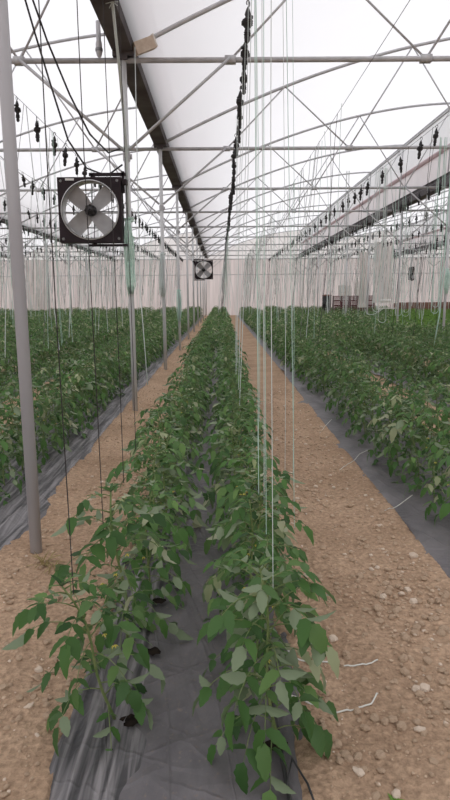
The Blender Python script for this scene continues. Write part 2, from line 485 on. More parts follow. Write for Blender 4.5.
# posts
PNAME = {0: 'far left edge row', 1: 'outermost left row', 2: 'second left row', 3: 'row left of the middle bed', 4: 'row right of the soil path', 5: 'outer right row', 6: 'far right edge row'}
for gi, gx in enumerate(GX):
    for k, y in enumerate(YS + [YEND-.15]):
        if gi != 3 and not (inview((gx, y, 2.5), 60) or inview((gx, y, 1.0), 60) or inview((gx, y, 4.4), 60)): continue
        nm = ORD[k]+' grey steel post in the '+PNAME[gi]
        if gi == 3 and k == 1: nm = 'grey steel post carrying the large black fan and green twine'
        t = thing('support_post', nm, 'post', (gx+(.045 if gi == 3 and k == 0 else 0), y, -.08), 'round steel posts under the gutters')
        m = MB(); m.tube([(0, 0, 0), (0, 0, HG+.09)], .036, 16); m.build('pole', M['post'] if k == 0 else M['postlight'], t)
        m = MB(); m.lathe([(.044, HG-1.12), (.048, HG-1.11), (.048, HG-1.02), (.044, HG-1.01)], 12)
        m.box((.055, 0, HG-1.065), (.03, .02, .06)); m.build('clamp', M['steel'], t)
        # upper part that carries the ridge rail
        if gi > 0:
            m = MB(); m.tube([(-.1, .06, HG+.08), (-.02, .06, arch_z(W)+.05)], .022, 8); m.build('upper_post', M['steel'], t)

# trusses
def truss(bi, k, y):
    t = thing('roof_truss', '%s arched steel roof truss over the %s bay' % (ORD[k], BAYN[bi]), 'truss', (GX[bi], y, HG), 'arched roof trusses of the greenhouse')
    rr = .8 if y > 20 else 1
    def part(nm, f):
        m = MB(); f(m); return m.build(nm, M['steel'], t)
    part('bottom_chord', lambda m: (m.tube([(.02, 0, 0), (W-.02, 0, 0)], .034, 8)))
    part('arch', lambda m: m.tube([(W*q/24, 0, arch_z(W*q/24)-HG) for q in range(25)], .03, 8))
    lo = [1.34, 3.8, 6.3]; up = [0.02, 2.5, 5.0, W-.03]
    prs = [(1.34, 2.5), (3.8, 2.5), (3.8, 5.0), (6.3, 5.0), (6.3, W-.03)]
    for a, b in prs:
        part('web_bar', lambda m: m.tube([(a, 0, 0), (b, 0, arch_z(b)-HG)], .015, 6))
    part('knee_brace', lambda m: m.tube([(0.04, -.045, -1.07), (1.34, -.045, 0.01)], .02, 6))
    part('knee_brace', lambda m: m.tube([(W-.04, -.045, -1.07), (W-1.3, -.045, 0.01)], .02, 6))
    for a in lo:
        part('gusset', lambda m: (m.box((a, 0, .0), (.14, .085, .085))))
    return t
for bi in range(6):
    for k, y in enumerate(YS + [YEND-.15]):
        vis = any(inview((GX[bi]+W*q/12, y, arch_z(W*q/12) if s else HG), 10) for q in range(13) for s in (0, 1))
        if vis or (bi == 3): truss(bi, k, y)

# ------------------------------------------------------------------ fans
def make_fan(loc, side, label):
    S = .80; h = S/2
    t = thing('ventilation_fan', label, 'fan', loc)
    # square housing with a round opening
    m = MB(); n = 48; ro = .362; dp = .09
    def sq(a):
        c, s_ = math.cos(a), math.sin(a); q = h/max(abs(c), abs(s_)); return (c*q, s_*q)
    ang = [2*pi*k/n for k in range(n)]
    vs = []
    for y in (-dp, dp):
        vs += [(sq(a)[0], y, sq(a)[1]) for a in ang]+[(ro*math.cos(a), y, ro*math.sin(a)) for a in ang]
    fs = []
    for k in range(n):
        q = (k+1) % n
        fs += [(k, q, n+q, n+k), (2*n+k, 3*n+k, 3*n+q, 2*n+q), (n+k, n+q, 3*n+q, 3*n+k), (k, 2*n+k, 2*n+q, q)]
    m.add(vs, fs)
    hous = m.build('housing', M['fanframe'], t, smooth=False)
    m = MB()
    m.lathe([(ro-.004, -dp-.012), (ro+.008, -dp-.012), (ro+.008, -dp+.01), (ro-.004, -dp+.02), (ro-.006, 0), (ro-.004, dp), (ro-.010, dp), (ro-.012, 0), (ro-.010, -dp)], 48, axis='y')
    # remove caps (lathe adds two n-gons)
    m.f = m.f[:-2]; m.mi = m.mi[:-2]
    m.build('ring', M['ring'], t)
    for q in range(4):
        a0 = pi/4+q*pi/2
        m = MB(); N = 8; vs = []
        for i in range(N+1):
            r = .05+(.345-.05)*i/N
            wd = .078+.030*math.sin(pi*.5*min(1, i/N*1.5))
            tw = .42-.2*i/N
            for j in range(5):
                s_ = (j/4-.5)*2*wd
                yy = s_*math.sin(tw)+.012*(1-(2*j/4-1)**2)
                ss = s_*math.cos(tw)
                p = (r*math.cos(a0)-ss*math.sin(a0), yy, r*math.sin(a0)+ss*math.cos(a0))
                vs.append(p)
        vs2 = [(x, y+.004, z) for x, y, z in vs]
        o = (N+1)*5
        fs = [(i*5+j, i*5+j+1, (i+1)*5+j+1, (i+1)*5+j) for i in range(N) for j in range(4)]
        fs += [tuple(o+v for v in reversed(f)) for f in fs]
        m.add(vs+vs2, fs); m.build('blade', M['blade'], t)
    m = MB(); m.lathe([(.01, -.10), (.055, -.095), (.07, -.07), (.07, .0), (.05, .02), (.05, .10), (.075, .11), (.075, .22), (.02, .225)], 20, axis='y')
    for q in range(8):
        a = q*pi/4; m.box((.062*math.cos(a), -.085, .062*math.sin(a)), (.018, .03, .018))
    m.build('hub', M['black'], t)
    m = MB()
    for a in (0, pi/2, pi, 1.5*pi): m.tube([(.05*math.cos(a+.25), .12, .05*math.sin(a+.25)), (.38*math.cos(a), .10, .38*math.sin(a))], .007, 6)
    m.lathe([(.2, .118), (.206, .118), (.206, .126), (.2, .126)], 32, axis='y'); m.f = m.f[:-2]; m.mi = m.mi[:-2]
    m.build('rear_guard', M['wire'], t)
    for sx in (-1, 1):
        for sz in (-1, 1):
            m = MB(); m.lathe([(.012, -dp-.01), (.018, -dp-.004), (.018, -dp)], 8, axis='y', c=(sx*.355, 0, sz*.355)); m.build('bolt', M['ring'], hous)
    m = MB(); m.box((-.24*1, -dp-.003, .372), (.11, .006, .026)); m.build('label_plate', M['label'], hous, smooth=False)
    # arms to the post
    px = side*(h+.05)
    m = MB(); m.box((side*.22, .0, h+.045), (.46, .05, .035)); m.box((side*.03, .0, h+.02), (.04, .05, .05))
    m.box((px-side*.03, 0, h-.05), (.03, .05, .26)); arm = m.build('mounting_arm', M['fanframe'], t, smooth=False)
    m = MB(); m.box((side*.2, 0, -h-.03), (.5, .04, .03)); m.box((side*.03, .0, -h-.01), (.04, .05, .05))
    m.build('mounting_arm', M['fanframe'], t, smooth=False)
    m = MB(); m.box((px-side*.01, 0, h-.05), (.06, .10, .06)); m.build('post_bracket', M['fanframe'], arm, smooth=False)
    return t
f1 = make_fan((-1.2-.036-.40-.02, 8.02, EYE+1.09), 1, 'large square black fan with four grey blades on the near post')
f2 = make_fan((-1.2+.036+.40+.02, 26.55, EYE+1.12), -1, 'small distant square black fan hanging at the far end of the gutter')
f3 = make_fan((12.55, 40.3, EYE+1.35), 1, 'distant black fan seen at an angle in front of the pale back wall')
f3.rotation_euler = (0, 0, 1.0)

# power cables that swing across to the fan post
def sag(a, b, s, n=16, wob=0):
    a, b = Vector(a), Vector(b); o = []
    for i in range(n+1):
        t = i/n; p = a.lerp(b, t); p.z -= s*4*t*(1-t)
        if wob: p.x += wob*math.sin(t*17); 
        o.append(p)
    return o
def curve_obj(name, pts, r, mat, label, cat, group=None, n=6):
    m = MB(); m.tube(pts, r, n); o = m.build(name, mat); return tag(o, label, cat, group)
curve_obj('power_cable', [(-2.2, 7.2, 5.35), (-2.12, 7.3, 5.0), (-1.97, 7.5, 4.45), (-1.80, 7.75, 3.95), (-1.62, 7.95, 3.55), (-1.42, 8.08, 3.36), (-1.25, 8.1, 3.42)], .0115, M['cable'], 'upper of two black power cables drooping towards the fan post', 'cable')
curve_obj('power_cable', [(-2.23, 7.2, 5.35), (-2.18, 7.25, 5.0), (-2.08, 7.4, 4.5), (-1.98, 7.6, 4.0), (-1.86, 7.8, 3.45), (-1.68, 7.95, 3.15), (-1.45, 8.08, 3.08), (-1.25, 8.1, 3.22)], .0115, M['cable'], 'lower of two black power cables drooping towards the fan post', 'cable')

# pale bundle of twine tied along the post with the fan
rr = random.Random(3)
t = thing('twine_bundle', 'bundle of pale green twine tied round the near fan post', 'twine', (-1.2, 8.15, 0))
m = MB()
for q in range(7):
    a = q*.9; r = .012
    m.tube([(.10+r*math.cos(a), -1.32+r*math.sin(a), 4.56), (.07+r*math.cos(a+1), -.75, 4.0), (.02+r*math.cos(a+2), -.14+r*math.sin(a), 3.4), (.0+r*math.cos(a+3), -.06, 2.9), (r*math.cos(a+4), -.055, 2.55)], .006, 5)
m.build('hanging_strand', M['twhite'], t)
m = MB()
for q in range(9):
    a = q*.7; m.tube([(.10, -1.32, 4.56), (.10+.07*math.cos(a), -1.32+.02*math.sin(a*3), 4.56+.07*math.sin(a))], .005, 4)
m.build('top_knot', M['twhite'], t)
for zc_, nm in ((3.40, 'knot'), (2.52, 'knot'), (2.28, 'knot')):
    m = MB()
    for q in range(4):
        m.tube([((.05+.006*q)*math.cos(a), (.05+.006*q)*math.sin(a)-.005, zc_+.012*q+.01*math.sin(a*2+q)) for a in [2*pi*i/14 for i in range(15)]], .007, 5)
    for q in range(5):
        a = -pi/2+rr.uniform(-1, 1); m.tube([(.05*math.cos(a), .05*math.sin(a), zc_), (.09*math.cos(a)+.02, .09*math.sin(a), zc_+rr.uniform(-.05, .06))], .005, 4)
    m.build(nm, M['tgreen'] if zc_ < 3 else M['twhite'], t)
m = MB()
for q in range(46):       # long hanging hank, loops of twine
    x = rr.uniform(-.055, .055); y = -.06+rr.uniform(-.05, .01); L = rr.uniform(.55, .98)
    top = 2.52; bw = rr.uniform(-.03, .03)
    m.tube([(x*.6, y, top), (x*1.15+bw*.3, y-.01, top-.25), (x+bw, y-.012, top-.55*L), (x*.8+bw, y, top-.86*L), (x*.5+bw, y, top-L)], .0055, 4)
for q in range(8):
    x = rr.uniform(-.03, .05)
    m.tube([(x-.03, -.1, 2.0), (x-.035, -.1, 1.72), (x, -.1, 1.60), (x+.03, -.1, 1.7), (x+.02, -.1, 2.05)], .0055, 4)
m.build('hank', M['tgreen'], t)

# second bundle on the post at the right edge of the picture
def bundle(loc, label, mat, dark=True, L=1.1, n=22):
    t = thing('twine_bundle', label, 'twine', loc, 'twine hanks tied to posts')
    r = random.Random(hash(label) % 99 if False else int(loc[1]*10))
    m = MB()
    for q in range(n):
        x = r.uniform(-.06, .06); y = -.055+r.uniform(-.04, .0)
        m.tube([(x*.5, y, 0), (x*1.2, y-.01, -.3*L), (x+r.uniform(-.03, .03), y, -.7*L), (x*.6, y, -L)], .008, 4)
    m.build('hank', mat, t)
    m = MB()
    m.tube([(.055*math.cos(a), .055*math.sin(a), -.03) for a in [2*pi*i/12 for i in range(13)]], .015, 5); m.build('knot', mat, t)
    return t
bundle((6.4, 17.35, EYE+.72), 'teal twine hank tied to the post at the right edge', M['tgreen'], L=.7, n=30)
bundle((-1.2, 12.75, EYE+.9), 'thin pale twine hank on the post behind the near fan post', M['twhite'], L=.9, n=10)
bundle((-1.2, 17.35, EYE+.2), 'short pale twine hank on the third post past the large fan', M['tpale'], L=.9, n=10)

# cardboard piece on the chord
t = thing('cardboard_box', 'small crumpled tan cardboard box lodged on the steel beam by the gutter', 'box', (-.93, 8.10, HG+.034))
rot = Euler((.15, -.42, .3)).to_matrix()
m = MB(); m.box((0, 0, .115), (.26, .15, .14), rot=rot); me = m.mesh('body', M['carton'], False); obj('body', me, t)
m = MB(); m.box(rot @ Vector((.135, 0, 0.01))+Vector((0, 0, .115)), (.02, .16, .15), rot=rot); m.build('flap', M['foam'], t, smooth=False)
# grey fitting near the gutter
t = thing('pipe_fitting', 'grey tapered pipe fitting standing on the beam left of the gutter', 'fitting', (-1.50, 8.15, HG+.034))
m = MB(); m.lathe([(.012, 0), (.03, .02), (.04, .06), (.04, .16), (.03, .2), (.028, .42)], 12); m.build('body', M['steel'], t)
m = MB(); m.lathe([(.044, .07), (.047, .08), (.047, .10), (.044, .11)], 12); m.build('band', M['wire'], t)

# ------------------------------------------------------------------ support wires and twine spools
WZ = HG-.04
WIRES = [-18.5, -16, -14, -12, -10.2, -8.0, -6.3, -4.6, -2.95, .30, 1.9, 3.75, 5.65, 7.1, 8.9, 10.9, 12.9, 15.2, 17.5]
for i, x in enumerate(WIRES):
    k = sum(1 for w in WIRES if abs(w) < abs(x) and (w < 0) == (x < 0))
    lab = ('overhead crop wire above the middle bed' if x == .30 else '%s overhead crop wire on the %s side' % (ORD[k], 'left' if x < 0 else 'right'))
    if x == 3.75: lab = 'nearest overhead crop wire to the right, above the right beds'
    curve_obj('crop_wire', [(x, GY0, WZ), (x, 20, WZ), (x, YEND-.2, WZ)], .004, M['wire'], lab, 'wire', 'steel wires the twine hangs from', 5)

sp0 = thing('twine_spool', 'x', 'twine spool', (0, 0, 0), 'x')
m = MB()
m.tube([(0.02*math.cos(a), 0, -.012+.02*math.sin(a)) for a in [pi*1.25-pi*1.5*i/8 for i in range(9)]]+[(0, 0, -.05), (.0, 0, -.09)], .005, 5)
m.build('hook', M['black'], sp0)
m = MB()
m.lathe([(.006, -.035), (.016, -.05), (.026, -.075), (.03, -.09), (.022, -.105), (.04, -.125), (.047, -.145), (.042, -.165), (.022, -.185), (.028, -.20), (.024, -.24), (.026, -.27), (.012, -.285)], 10)
m.box((.02, 0, -.10), (.05, .05, .02)); m.box((-.025, .01, -.15), (.04, .05, .03))
spo = m.build('spool', M['black'], sp0)
m = MB()
for z in (-.13, -.143, -.156, -.215, -.23):
    m.tube([((.046 if z > -.2 else .029)*math.cos(a), (.046 if z > -.2 else .029)*math.sin(a), z+.004*math.sin(a)) for a in [2*pi*i/10 for i in range(11)]], .005, 4)
m.build('winding', M['tdark'], spo)

pos = []
for x in WIRES:
    if x == 1.9: continue
    r = random.Random(int(x*10)+500)
    y = 6.55 if x == .30 else (9.4 if x == -2.95 else 6+r.random())
    while y < YEND-1.5:
        pos.append((x, y))
        if x == .30: y += .85+r.uniform(-.06, .06)
        elif x == -2.95: y += .88+r.uniform(-.1, .1)
        elif x == 3.75: y += r.choice([.8, 1.35, 1.35, .8])
        else: y += .85+r.uniform(-.15, .3)
vis = [(x, y) for x, y in pos if inview((x, y, WZ-.15), 3)]
vis.sort(key=lambda p: p[1]*p[1]+p[0]*p[0])
cnt = {}
r = random.Random(77)
def wname(x):
    if x == .30: return 'the wire over the middle bed'
    if x == -2.95: return 'the closest wire left of the fan post'
    if x == 3.75: return 'the closest wire to the right'
    k = sum(1 for w in WIRES if abs(w) < abs(x) and (w < 0) == (x < 0))
    return 'the %s wire on the %s' % (ORD[k].replace(' nearest', ''), 'left' if x < 0 else 'right')
N_IND = 290
for q, (x, y) in enumerate(vis[:N_IND]):
    k = cnt.get(x, 0); cnt[x] = k+1
    if k < 8: lab = '%s black twine spool hanging from %s' % (ORD[k], wname(x))
    else: lab = 'small black twine spool further back along %s' % wname(x)
    s = 1.2*r.uniform(.9, 1.1)
    o = dup(sp0, lab, 'twine spools on '+wname(x), (x+r.uniform(-.015, .015), y, WZ), (r.uniform(-.06, .06), r.uniform(-.12, .12), r.uniform(0, 6.28)), (s*.85, s*.85, s*1.08))
spool_me = [c.data for c in sp0.children]
# remaining far spools: one uncountable mass
def merge_instances(items, name, mats, matmap):
    """items: list of (mesh arrays, 4x4 matrix)"""
    V = []; L = []; S = []; MI = []; o = 0
    for (v, li, ls, mi), mat in items:
        A = np.array(mat)
        V.append(v @ A[:3, :3].T + A[:3, 3]); L.append(li+o); S.append(ls); MI.append(mi); o += len(v)
    V = np.concatenate(V); L = np.concatenate(L); S = np.concatenate(S); MI = np.concatenate(MI)
    me = bpy.data.meshes.new(name)
    me.vertices.add(len(V)); me.vertices.foreach_set('co', V.ravel())
    me.loops.add(len(L)); me.loops.foreach_set('vertex_index', L)
    me.polygons.add(len(S)); st = np.concatenate([[0], np.cumsum(S)[:-1]])
    me.polygons.foreach_set('loop_start', st.astype(np.int32))
    me.polygons.foreach_set('material_index', MI.astype(np.int32))
    me.polygons.foreach_set('use_smooth', np.ones(len(S), dtype=bool))
    for m_ in mats: me.materials.append(m_)
    me.update(calc_edges=True); me.validate()
    return obj(name, me)
def arrays(mb):
    v = np.array(mb.v, dtype=np.float64)
    ls = np.array([len(f) for f in mb.f]); li = np.array([i for f in mb.f for i in f])
    return v, li, ls, np.array(mb.mi)
far = MB(); far.lathe([(.005, 0), (.006, -.06), (.03, -.09), (.045, -.145), (.02, -.185), (.026, -.27)], 6)
fa = arrays(far)
rest = vis[N_IND:]
if rest:
    o = merge_instances([(fa, Matrix.Translation((x, y, WZ))) for x, y in rest], 'twine_spool_mass', [M['black']], None)
    tag(o, 'distant crowd of tiny black twine spools near the back wall', 'twine spools', kind='stuff')
for ch in list(sp0.children_recursive): bpy.data.objects.remove(ch)
bpy.data.objects.remove(sp0)

# ------------------------------------------------------------------ plants
def leaflet(mb, base, d, up, L, Wd, N, r, mi=0, fold=.25, droop=.35):
    d = d.normalized(); s = d.cross(up)
    if s.length < 1e-4: s = Vector((1, 0, 0))
    s.normalize(); n = s.cross(d).normalized()
    vs = []; twist = r.uniform(-.3, .3)
    for i in range(N+1):
        t = i/N
        w = Wd*1.95*(t**.55)*((1-t)**.9)*1.06 if 0 < t < 1 else 0
        if N >= 5 and 0 < t < 1: w *= 1+(.10 if i % 2 else -.09)
        c = base+d*(L*t)-n*(droop*L*t*t)
        sd = (s*math.cos(twist*t)+n*math.sin(twist*t))
        wob = .06*L*math.sin(t*9+r.random())
        vs += [c+sd*w*.5+n*(fold*w*.5+wob*.2), c, c-sd*w*.5+n*(fold*w*.5-wob*.2)]
    fs = []
    for i in range(N):
        a = i*3
        fs += [(a+3, a+4, a+1, a), (a+4, a+5, a+2, a+1)]
    mb.add(vs, fs, mi)

def plant(seed, h=.66, N=6, nleaf=17, lean=(0, 0), wide=1.0, pale=.05, big=1.0, simple_stem=False, pairs=3):
    r = random.Random(seed); st = MB(); fo = MB()
    pts = []; nn = 9
    for i in range(nn+1):
        t = i/nn
        pts.append(Vector((lean[0]*t**1.3+.014*math.sin(t*7+seed), lean[1]*t**1.3+.014*math.cos(t*6+seed), h*.93*t)))
    if not simple_stem: st.tube(pts, [.0065-.003*i/nn for i in range(nn+1)], 6)
    def at(t):
        f = t*nn; i = min(int(f), nn-1); return pts[i].lerp(pts[i+1], f-i)
    az = r.uniform(0, 6.28)
    for k in range(nleaf):
        t = .14+.84*(k/(nleaf-1))**.9
        b = at(min(t, 1)); az += 2.4+r.uniform(-.35, .35)
        Lp = (.235 if t < .75 else .235*(1.3-t)/.55)*wide*r.uniform(.8, 1.15)
        if t < .3: Lp *= .85
        o = Vector((math.cos(az), math.sin(az), 0)); rise = .55 if t > .6 else .3
        p = [b]
        for q in range(1, 6):
            u = q/5; p.append(b+o*(Lp*u*(1-.12*u))+Vector((0, 0, Lp*(rise*u*1.3-(.60+.28*(1-t))*u*u))))
        if not simple_stem: fo.tube(p, [.0028, .0024, .002, .0018, .0015, .001], 4, 2)
        size = (.086 if t < .8 else .086*(1.4-t)/.6)*big*r.uniform(.75, 1.15)
        mi = 1 if r.random() < pale else 0
        def lf(base, dr, L, u):
            m_ = mi if r.random() < .7 else (1 if r.random() < pale*.7 else 0)
            flip = -1 if r.random() < .22 else 1
            nu = Vector((r.uniform(-.35, .35), r.uniform(-.35, .35), 1))*flip
            leaflet(fo, base, dr, nu, L, L*r.uniform(.54, .74), N, r, m_, fold=r.uniform(.1, .5), droop=r.uniform(.1, .45))
        end = (p[-1]-p[-2]).normalized()
        lf(p[-1], (end+Vector((0, 0, r.uniform(-.5, 0)))), size*r.uniform(1, 1.25), 1)
        for q in range(pairs):
            u = [.88, .6, .36][q]; f = u*5; i = min(int(f), 4); bb = p[i].lerp(p[i+1], f-i)
            tg = (p[i+1]-p[i]).normalized(); sd = tg.cross(Vector((0, 0, 1)))
            if sd.length < .01: sd = Vector((1, 0, 0))
            sd.normalize()
            for sg in (-1, 1):
                dr = sd*sg*r.uniform(.7, 1.1)+tg*r.uniform(.3, .8)+Vector((0, 0, r.uniform(-.55, .35)))
                lf(bb, dr, size*[1.0, .85, .55][q]*r.uniform(.8, 1.15), u)
    # young tip
    top = pts[-1]
    for k in range(7):
        a = k*2.4+r.random(); dr = Vector((math.cos(a), math.sin(a), r.uniform(.3, 1.6)))
        leaflet(fo, top, dr, Vector((0, 0, 1)), .05*big*r.uniform(.7, 1.3), .02*big, max(3, N-2), r, 0, .4, .3)
    return st, fo

LM = [M['leaf'], M['leafold'], M['stem']]
VAR = []
for s in range(12):
    rv = random.Random(s)
    st, fo = plant(100+s, h=rv.uniform(.62, .76), lean=(rv.uniform(-.06, .06), rv.uniform(-.06, .06)), wide=rv.uniform(.92, 1.1), nleaf=rv.choice([26, 27, 29, 30]), pale=.08, big=.92)
    fls = []; ra = random.Random(s+40)
    for q in range(3):
        fl = MB(); c = Vector((ra.uniform(-.07, .07), ra.uniform(-.07, .07), ra.uniform(.25, .55)))
        fl.tube([Vector((c.x*.2, c.y*.2, c.z-.02)), c, c+Vector((0, 0, -.008))], [.0012, .0012, .003], 5, 1)
        for k in range(5):
            a = k*2*pi/5; leaflet(fl, c, Vector((math.cos(a), math.sin(a), -.3)), Vector((0, 0, 1)), .014, .006, 3, ra)
        fls.append(fl.mesh('flower', [M['flower'], M['stem']]))
    VAR.append((st.mesh('stem', M['stem']), fo.mesh('foliage', LM), fls))

def place_plant(var, loc, rz, sc, label, group, flowers=False, meshes=None, tilt=(0, 0)):
    t = thing('tomato_plant', label, 'plant', loc, group)
    t.rotation_euler = (tilt[0], tilt[1], rz); t.scale = (sc, sc, sc)
    ms = meshes or VAR[var]
    st_ = obj('stem', ms[0], t); obj('foliage', ms[1], t)
    if flowers:
        for fm_ in ms[2]: obj('flower', fm_, st_)
    return t

# two front plants are individuals
st, fo = plant(901, h=.60, N=8, nleaf=22, lean=(-.14, -.06), wide=1.0, pale=.02, big=1.0)
fm = VAR[0][2]
place_plant(0, (-.41, 1.98, .02), 0, 1, 'front tomato plant at the lower left, leaning over the soil', 'tomato plants in the left row of the middle bed', True, (st.mesh('stem', M['stem']), fo.mesh('foliage', LM), fm))
st, fo = plant(907, h=.70, N=8, nleaf=36, lean=(-.06, .04), wide=1.0, pale=.07, big=1.02)
place_plant(0, (.175, 1.81, .02), 0, 1, 'large leafy front tomato plant at the bottom centre beside the soil path', 'tomato plants in the right row of the middle bed', True, (st.mesh('stem', M['stem']), fo.mesh('foliage', LM), fm))

rows = []
for i in BEDS:
    a, b = bed_edges(i)
    if i == 0: rx = [(-.40, 'left', 2.40), (.14, 'right', 2.18)]
    elif i == -1: rx = [(-2.22, 'left', 4.5), (-1.74, 'right', 4.3)]
    elif i == 1: rx = [(1.60, 'left', 3.55), (2.08, 'right', 3.6)]
    else: rx = [((a+b)/2-.24, 'left', 5), ((a+b)/2+.24, 'right', 5)]
    for x, nm, y0 in rx: rows.append((i, x, nm, y0))
cand = []
rp = random.Random(21)
for ri, (i, x, nm, y0) in enumerate(rows):
    y = y0
    while y < 47.8:
        px = x+rp.uniform(-.04, .04); z = .02
        q = project((px, y, .4))
        if q and -60 < q[0] < 510:
            gap = rp.random() < (.02 if y > 5 else 0)
            if not gap: cand.append((ri, px, y))
        y += .42+rp.uniform(-.05, .05)
invw = [c for c in cand if inview((c[1], c[2], .45), 12)]
invw.sort(key=lambda c: project((c[1], c[2], .4))[2])
ind = set(invw[:298])
bedname = {0: 'middle bed', 1: 'bed right of the path', -1: 'bed left of the posts'}
cnt = {}
for c in invw[:298]:
    ri, x, y = c; i, _, nm, _ = rows[ri]
    k = cnt.get(ri, 0); cnt[ri] = k+1
    if i in bedname: bn = bedname[i]
    else: bn = '%s bed of the %s field' % (ORD[abs(i)-1].replace(' nearest', ''), 'left' if i < 0 else 'right')
    rn = '%s row of the %s' % (nm, bn)
    off = 1 if i == 0 else 0
    if k < 8: lab = '%s tomato plant in the %s' % (ORD[k+off], rn)
    else: lab = 'tomato plant further back in the %s' % rn
    lx = 0
    if i == 0 and nm == 'left' and y < 6: lx = -.10
    place_plant(rp.randrange(12), (x, y, .015), rp.uniform(0, 6.28), rp.uniform(.95, 1.15)*(1.0 if y > 3 else .95), lab, 'tomato plants in the '+rn, y < 7, tilt=(rp.uniform(-.08, .08), lx+rp.uniform(-.08, .08)))
# the rest of the field
LOW = []
for s in range(8):
    st, fo = plant(300+s, h=.72, N=3, nleaf=20, pale=.17, big=1.12, pairs=2, simple_stem=True)
    LOW.append(arrays(fo))
LOW2 = []
for s in range(4):
    st, fo = plant(340+s, h=.34, N=2, nleaf=11, pale=.0, big=1.3, pairs=1, simple_stem=True, wide=1.3); LOW2.append(arrays(fo))
items = []; items2 = []
for c in cand:
    if c in ind: continue
    ri, x, y = c
    bright = (y > 21 and x > .275*y)
    s = rp.uniform(.92, 1.18)
    mat = Matrix.Translation((x, y, .01)) @ Matrix.Rotation(rp.uniform(0, 6.28), 4, 'Z') @ Matrix.Scale(s, 4)
    if bright:
        for q in range(2):
            mt = Matrix.Translation((x+rp.uniform(-.4, .4), y+rp.uniform(-.2, .2), .01)) @ Matrix.Rotation(rp.uniform(0, 6.28), 4, 'Z') @ Matrix.Scale(s*1.25, 4)
            items2.append((LOW2[rp.randrange(4)], mt))
    else: items.append((LOW[rp.randrange(8)], mat))
print('plants', len(cand), 'individual', len(ind), 'mass', len(items), len(items2))
o = merge_instances(items, 'tomato_crop', LM, None)
tag(o, 'dense distant tomato crop filling the field up to the back wall', 'crop', kind='stuff')
if items2:
    o = merge_instances(items2, 'young_crop', [M['leafbright'], M['leafbright'], M['stem']], None)
    tag(o, 'low bright green young crop in front of the back wall at right', 'crop', kind='stuff')

# planting holes in the middle mulch
hole_spots = [(-.335, 1.94), (-.31, 2.36), (.175, 1.81), (-.33, 2.8), (.13, 2.6), (.02, 3.1)]
rh = random.Random(9)
for x, y in hole_spots:
    m = MB(); n = 14
    vs = [(x, y, .047)]+[(x+.045*rh.uniform(.6, 1.2)*math.cos(2*pi*k/n), y+.035*rh.uniform(.6, 1.2)*math.sin(2*pi*k/n), .0455) for k in range(n)]
    m.add(vs, [(0, 1+k, 1+(k+1) % n) for k in range(n)])
    o = m.build('planting_hole', M['holeshade'], MIDMULCH)

# ------------------------------------------------------------------ twines
def twine(p0, p1, r_, mat, label, group, wob=.01, n=8):
    m = MB(); pts = []
    for i in range(n+1):
        t = i/n; a = Vector(p0).lerp(Vector(p1), t)-Vector(p0)
        a.x += wob*math.sin(t*5+p0[1]); pts.append(a)
    m.tube(pts, r_, 5, cap=False)
    o = m.build('support_twine', mat, loc=p0); return tag(o, label, 'twine', group)
lp = [(-.53, 1.95, .53), (-.505, 2.36, .6), (-.49, 2.80, .66), (-.50, 3.3, .7)]
for k, (x, y, z) in enumerate(lp):
    twine((x+.01, y+.03, WZ), (x, y, z), .0019, M['tdark'], '%s dark twine running down to the left row of the middle bed' % ORD[k], 'dark twines over the left row of the middle bed')
wl = [(.155, 1.80, .60, .15), (.16, 2.2, .64, .16), (.155, 2.62, .66, .15), (.20, 2.9, .5, .2), (.20, 3.4, .66, .2), (.38, 3.1, .3, .30), (.44, 4.1, .1, .40), (.28, 4.4, .6, .25), (.60, 4.9, .05, .55)]
for k, (x, y, z, xt) in enumerate(wl):
    twine((xt, y+.04, WZ), (x, y, z), .0013 if y < 2.5 else .0018, M['tpale'] if k % 3 else M['twhite'], '%s pale twine dropping down beside the right row of the middle bed' % ORD[k], 'pale twines over the right row of the middle bed', wob=.008)
for k, (x, y) in enumerate([(.16, 5.2), (.18, 6.1), (.17, 7.0), (.2, 7.9), (.2, 9.2), (.3, 10.4)]):
    twine((.28, y, WZ), (x, y, .6), .003, M['twhite'], 'thin pale twine hanging from the wire over the middle bed, further back', 'thin twines further back over the middle bed')

rt = random.Random(31)
tws = []
tm = ['twhite', 'tpale', 'tgrey', 'twhite', 'tdark', 'tgreen']
TWM = []
for q in range(12):
    m = MB(); pts = []
    dx = rt.uniform(-.35, .35); dy = rt.uniform(-.15, .15)
    for i in range(9):
        t = i/8; pts.append(Vector((dx*t+.02*math.sin(t*6+q), dy*t, -t)))
    m.tube(pts, .0038 if q % 3 else .006, 4, cap=False)
    TWM.append((m, m.mesh('twine', M[tm[q % 6]])))
spots = []
for w_ in WIRES*2:
    y = 9+rt.random()
    while y < 48:
        x = w_+rt.uniform(-.02, .02)
        if inview((x, y, 1.6), 5) and rt.random() < (.62 if y > 20 else .4) and not (abs(x) < .9 and y < 22): spots.append((x, y))
        y += rt.uniform(.25, .75)
spots.sort(key=lambda p: p[1])
print('twines', len(spots))
for k, (x, y) in enumerate(spots[:280]):
    q = rt.randrange(12)
    top = WZ; L = rt.choice([WZ-.7, WZ-.65, WZ-.9, 2.8, 2.4, 3.2])
    o = obj('hanging_twine', TWM[q][1], None, (x, y, top)); o.scale = (1, 1, L)
    sd = 'left' if x < -1.2 else ('middle' if x < 3 else 'right')
    cl = {0: 'white', 1: 'pale green', 2: 'grey', 3: 'white', 4: 'black', 5: 'green'}[q % 6]
    tag(o, 'thin %s twine hanging over the crop on the %s side, mid distance' % (cl, sd), 'twine', '%s twines hanging over the %s beds' % (cl, sd))
rest = spots[280:]
mats6 = [M[k] for k in tm]; arr = []
for q in range(12):
    v, li, ls, mi = arrays(TWM[q][0]); arr.append((v, li, ls, np.full(len(mi), q % 6)))
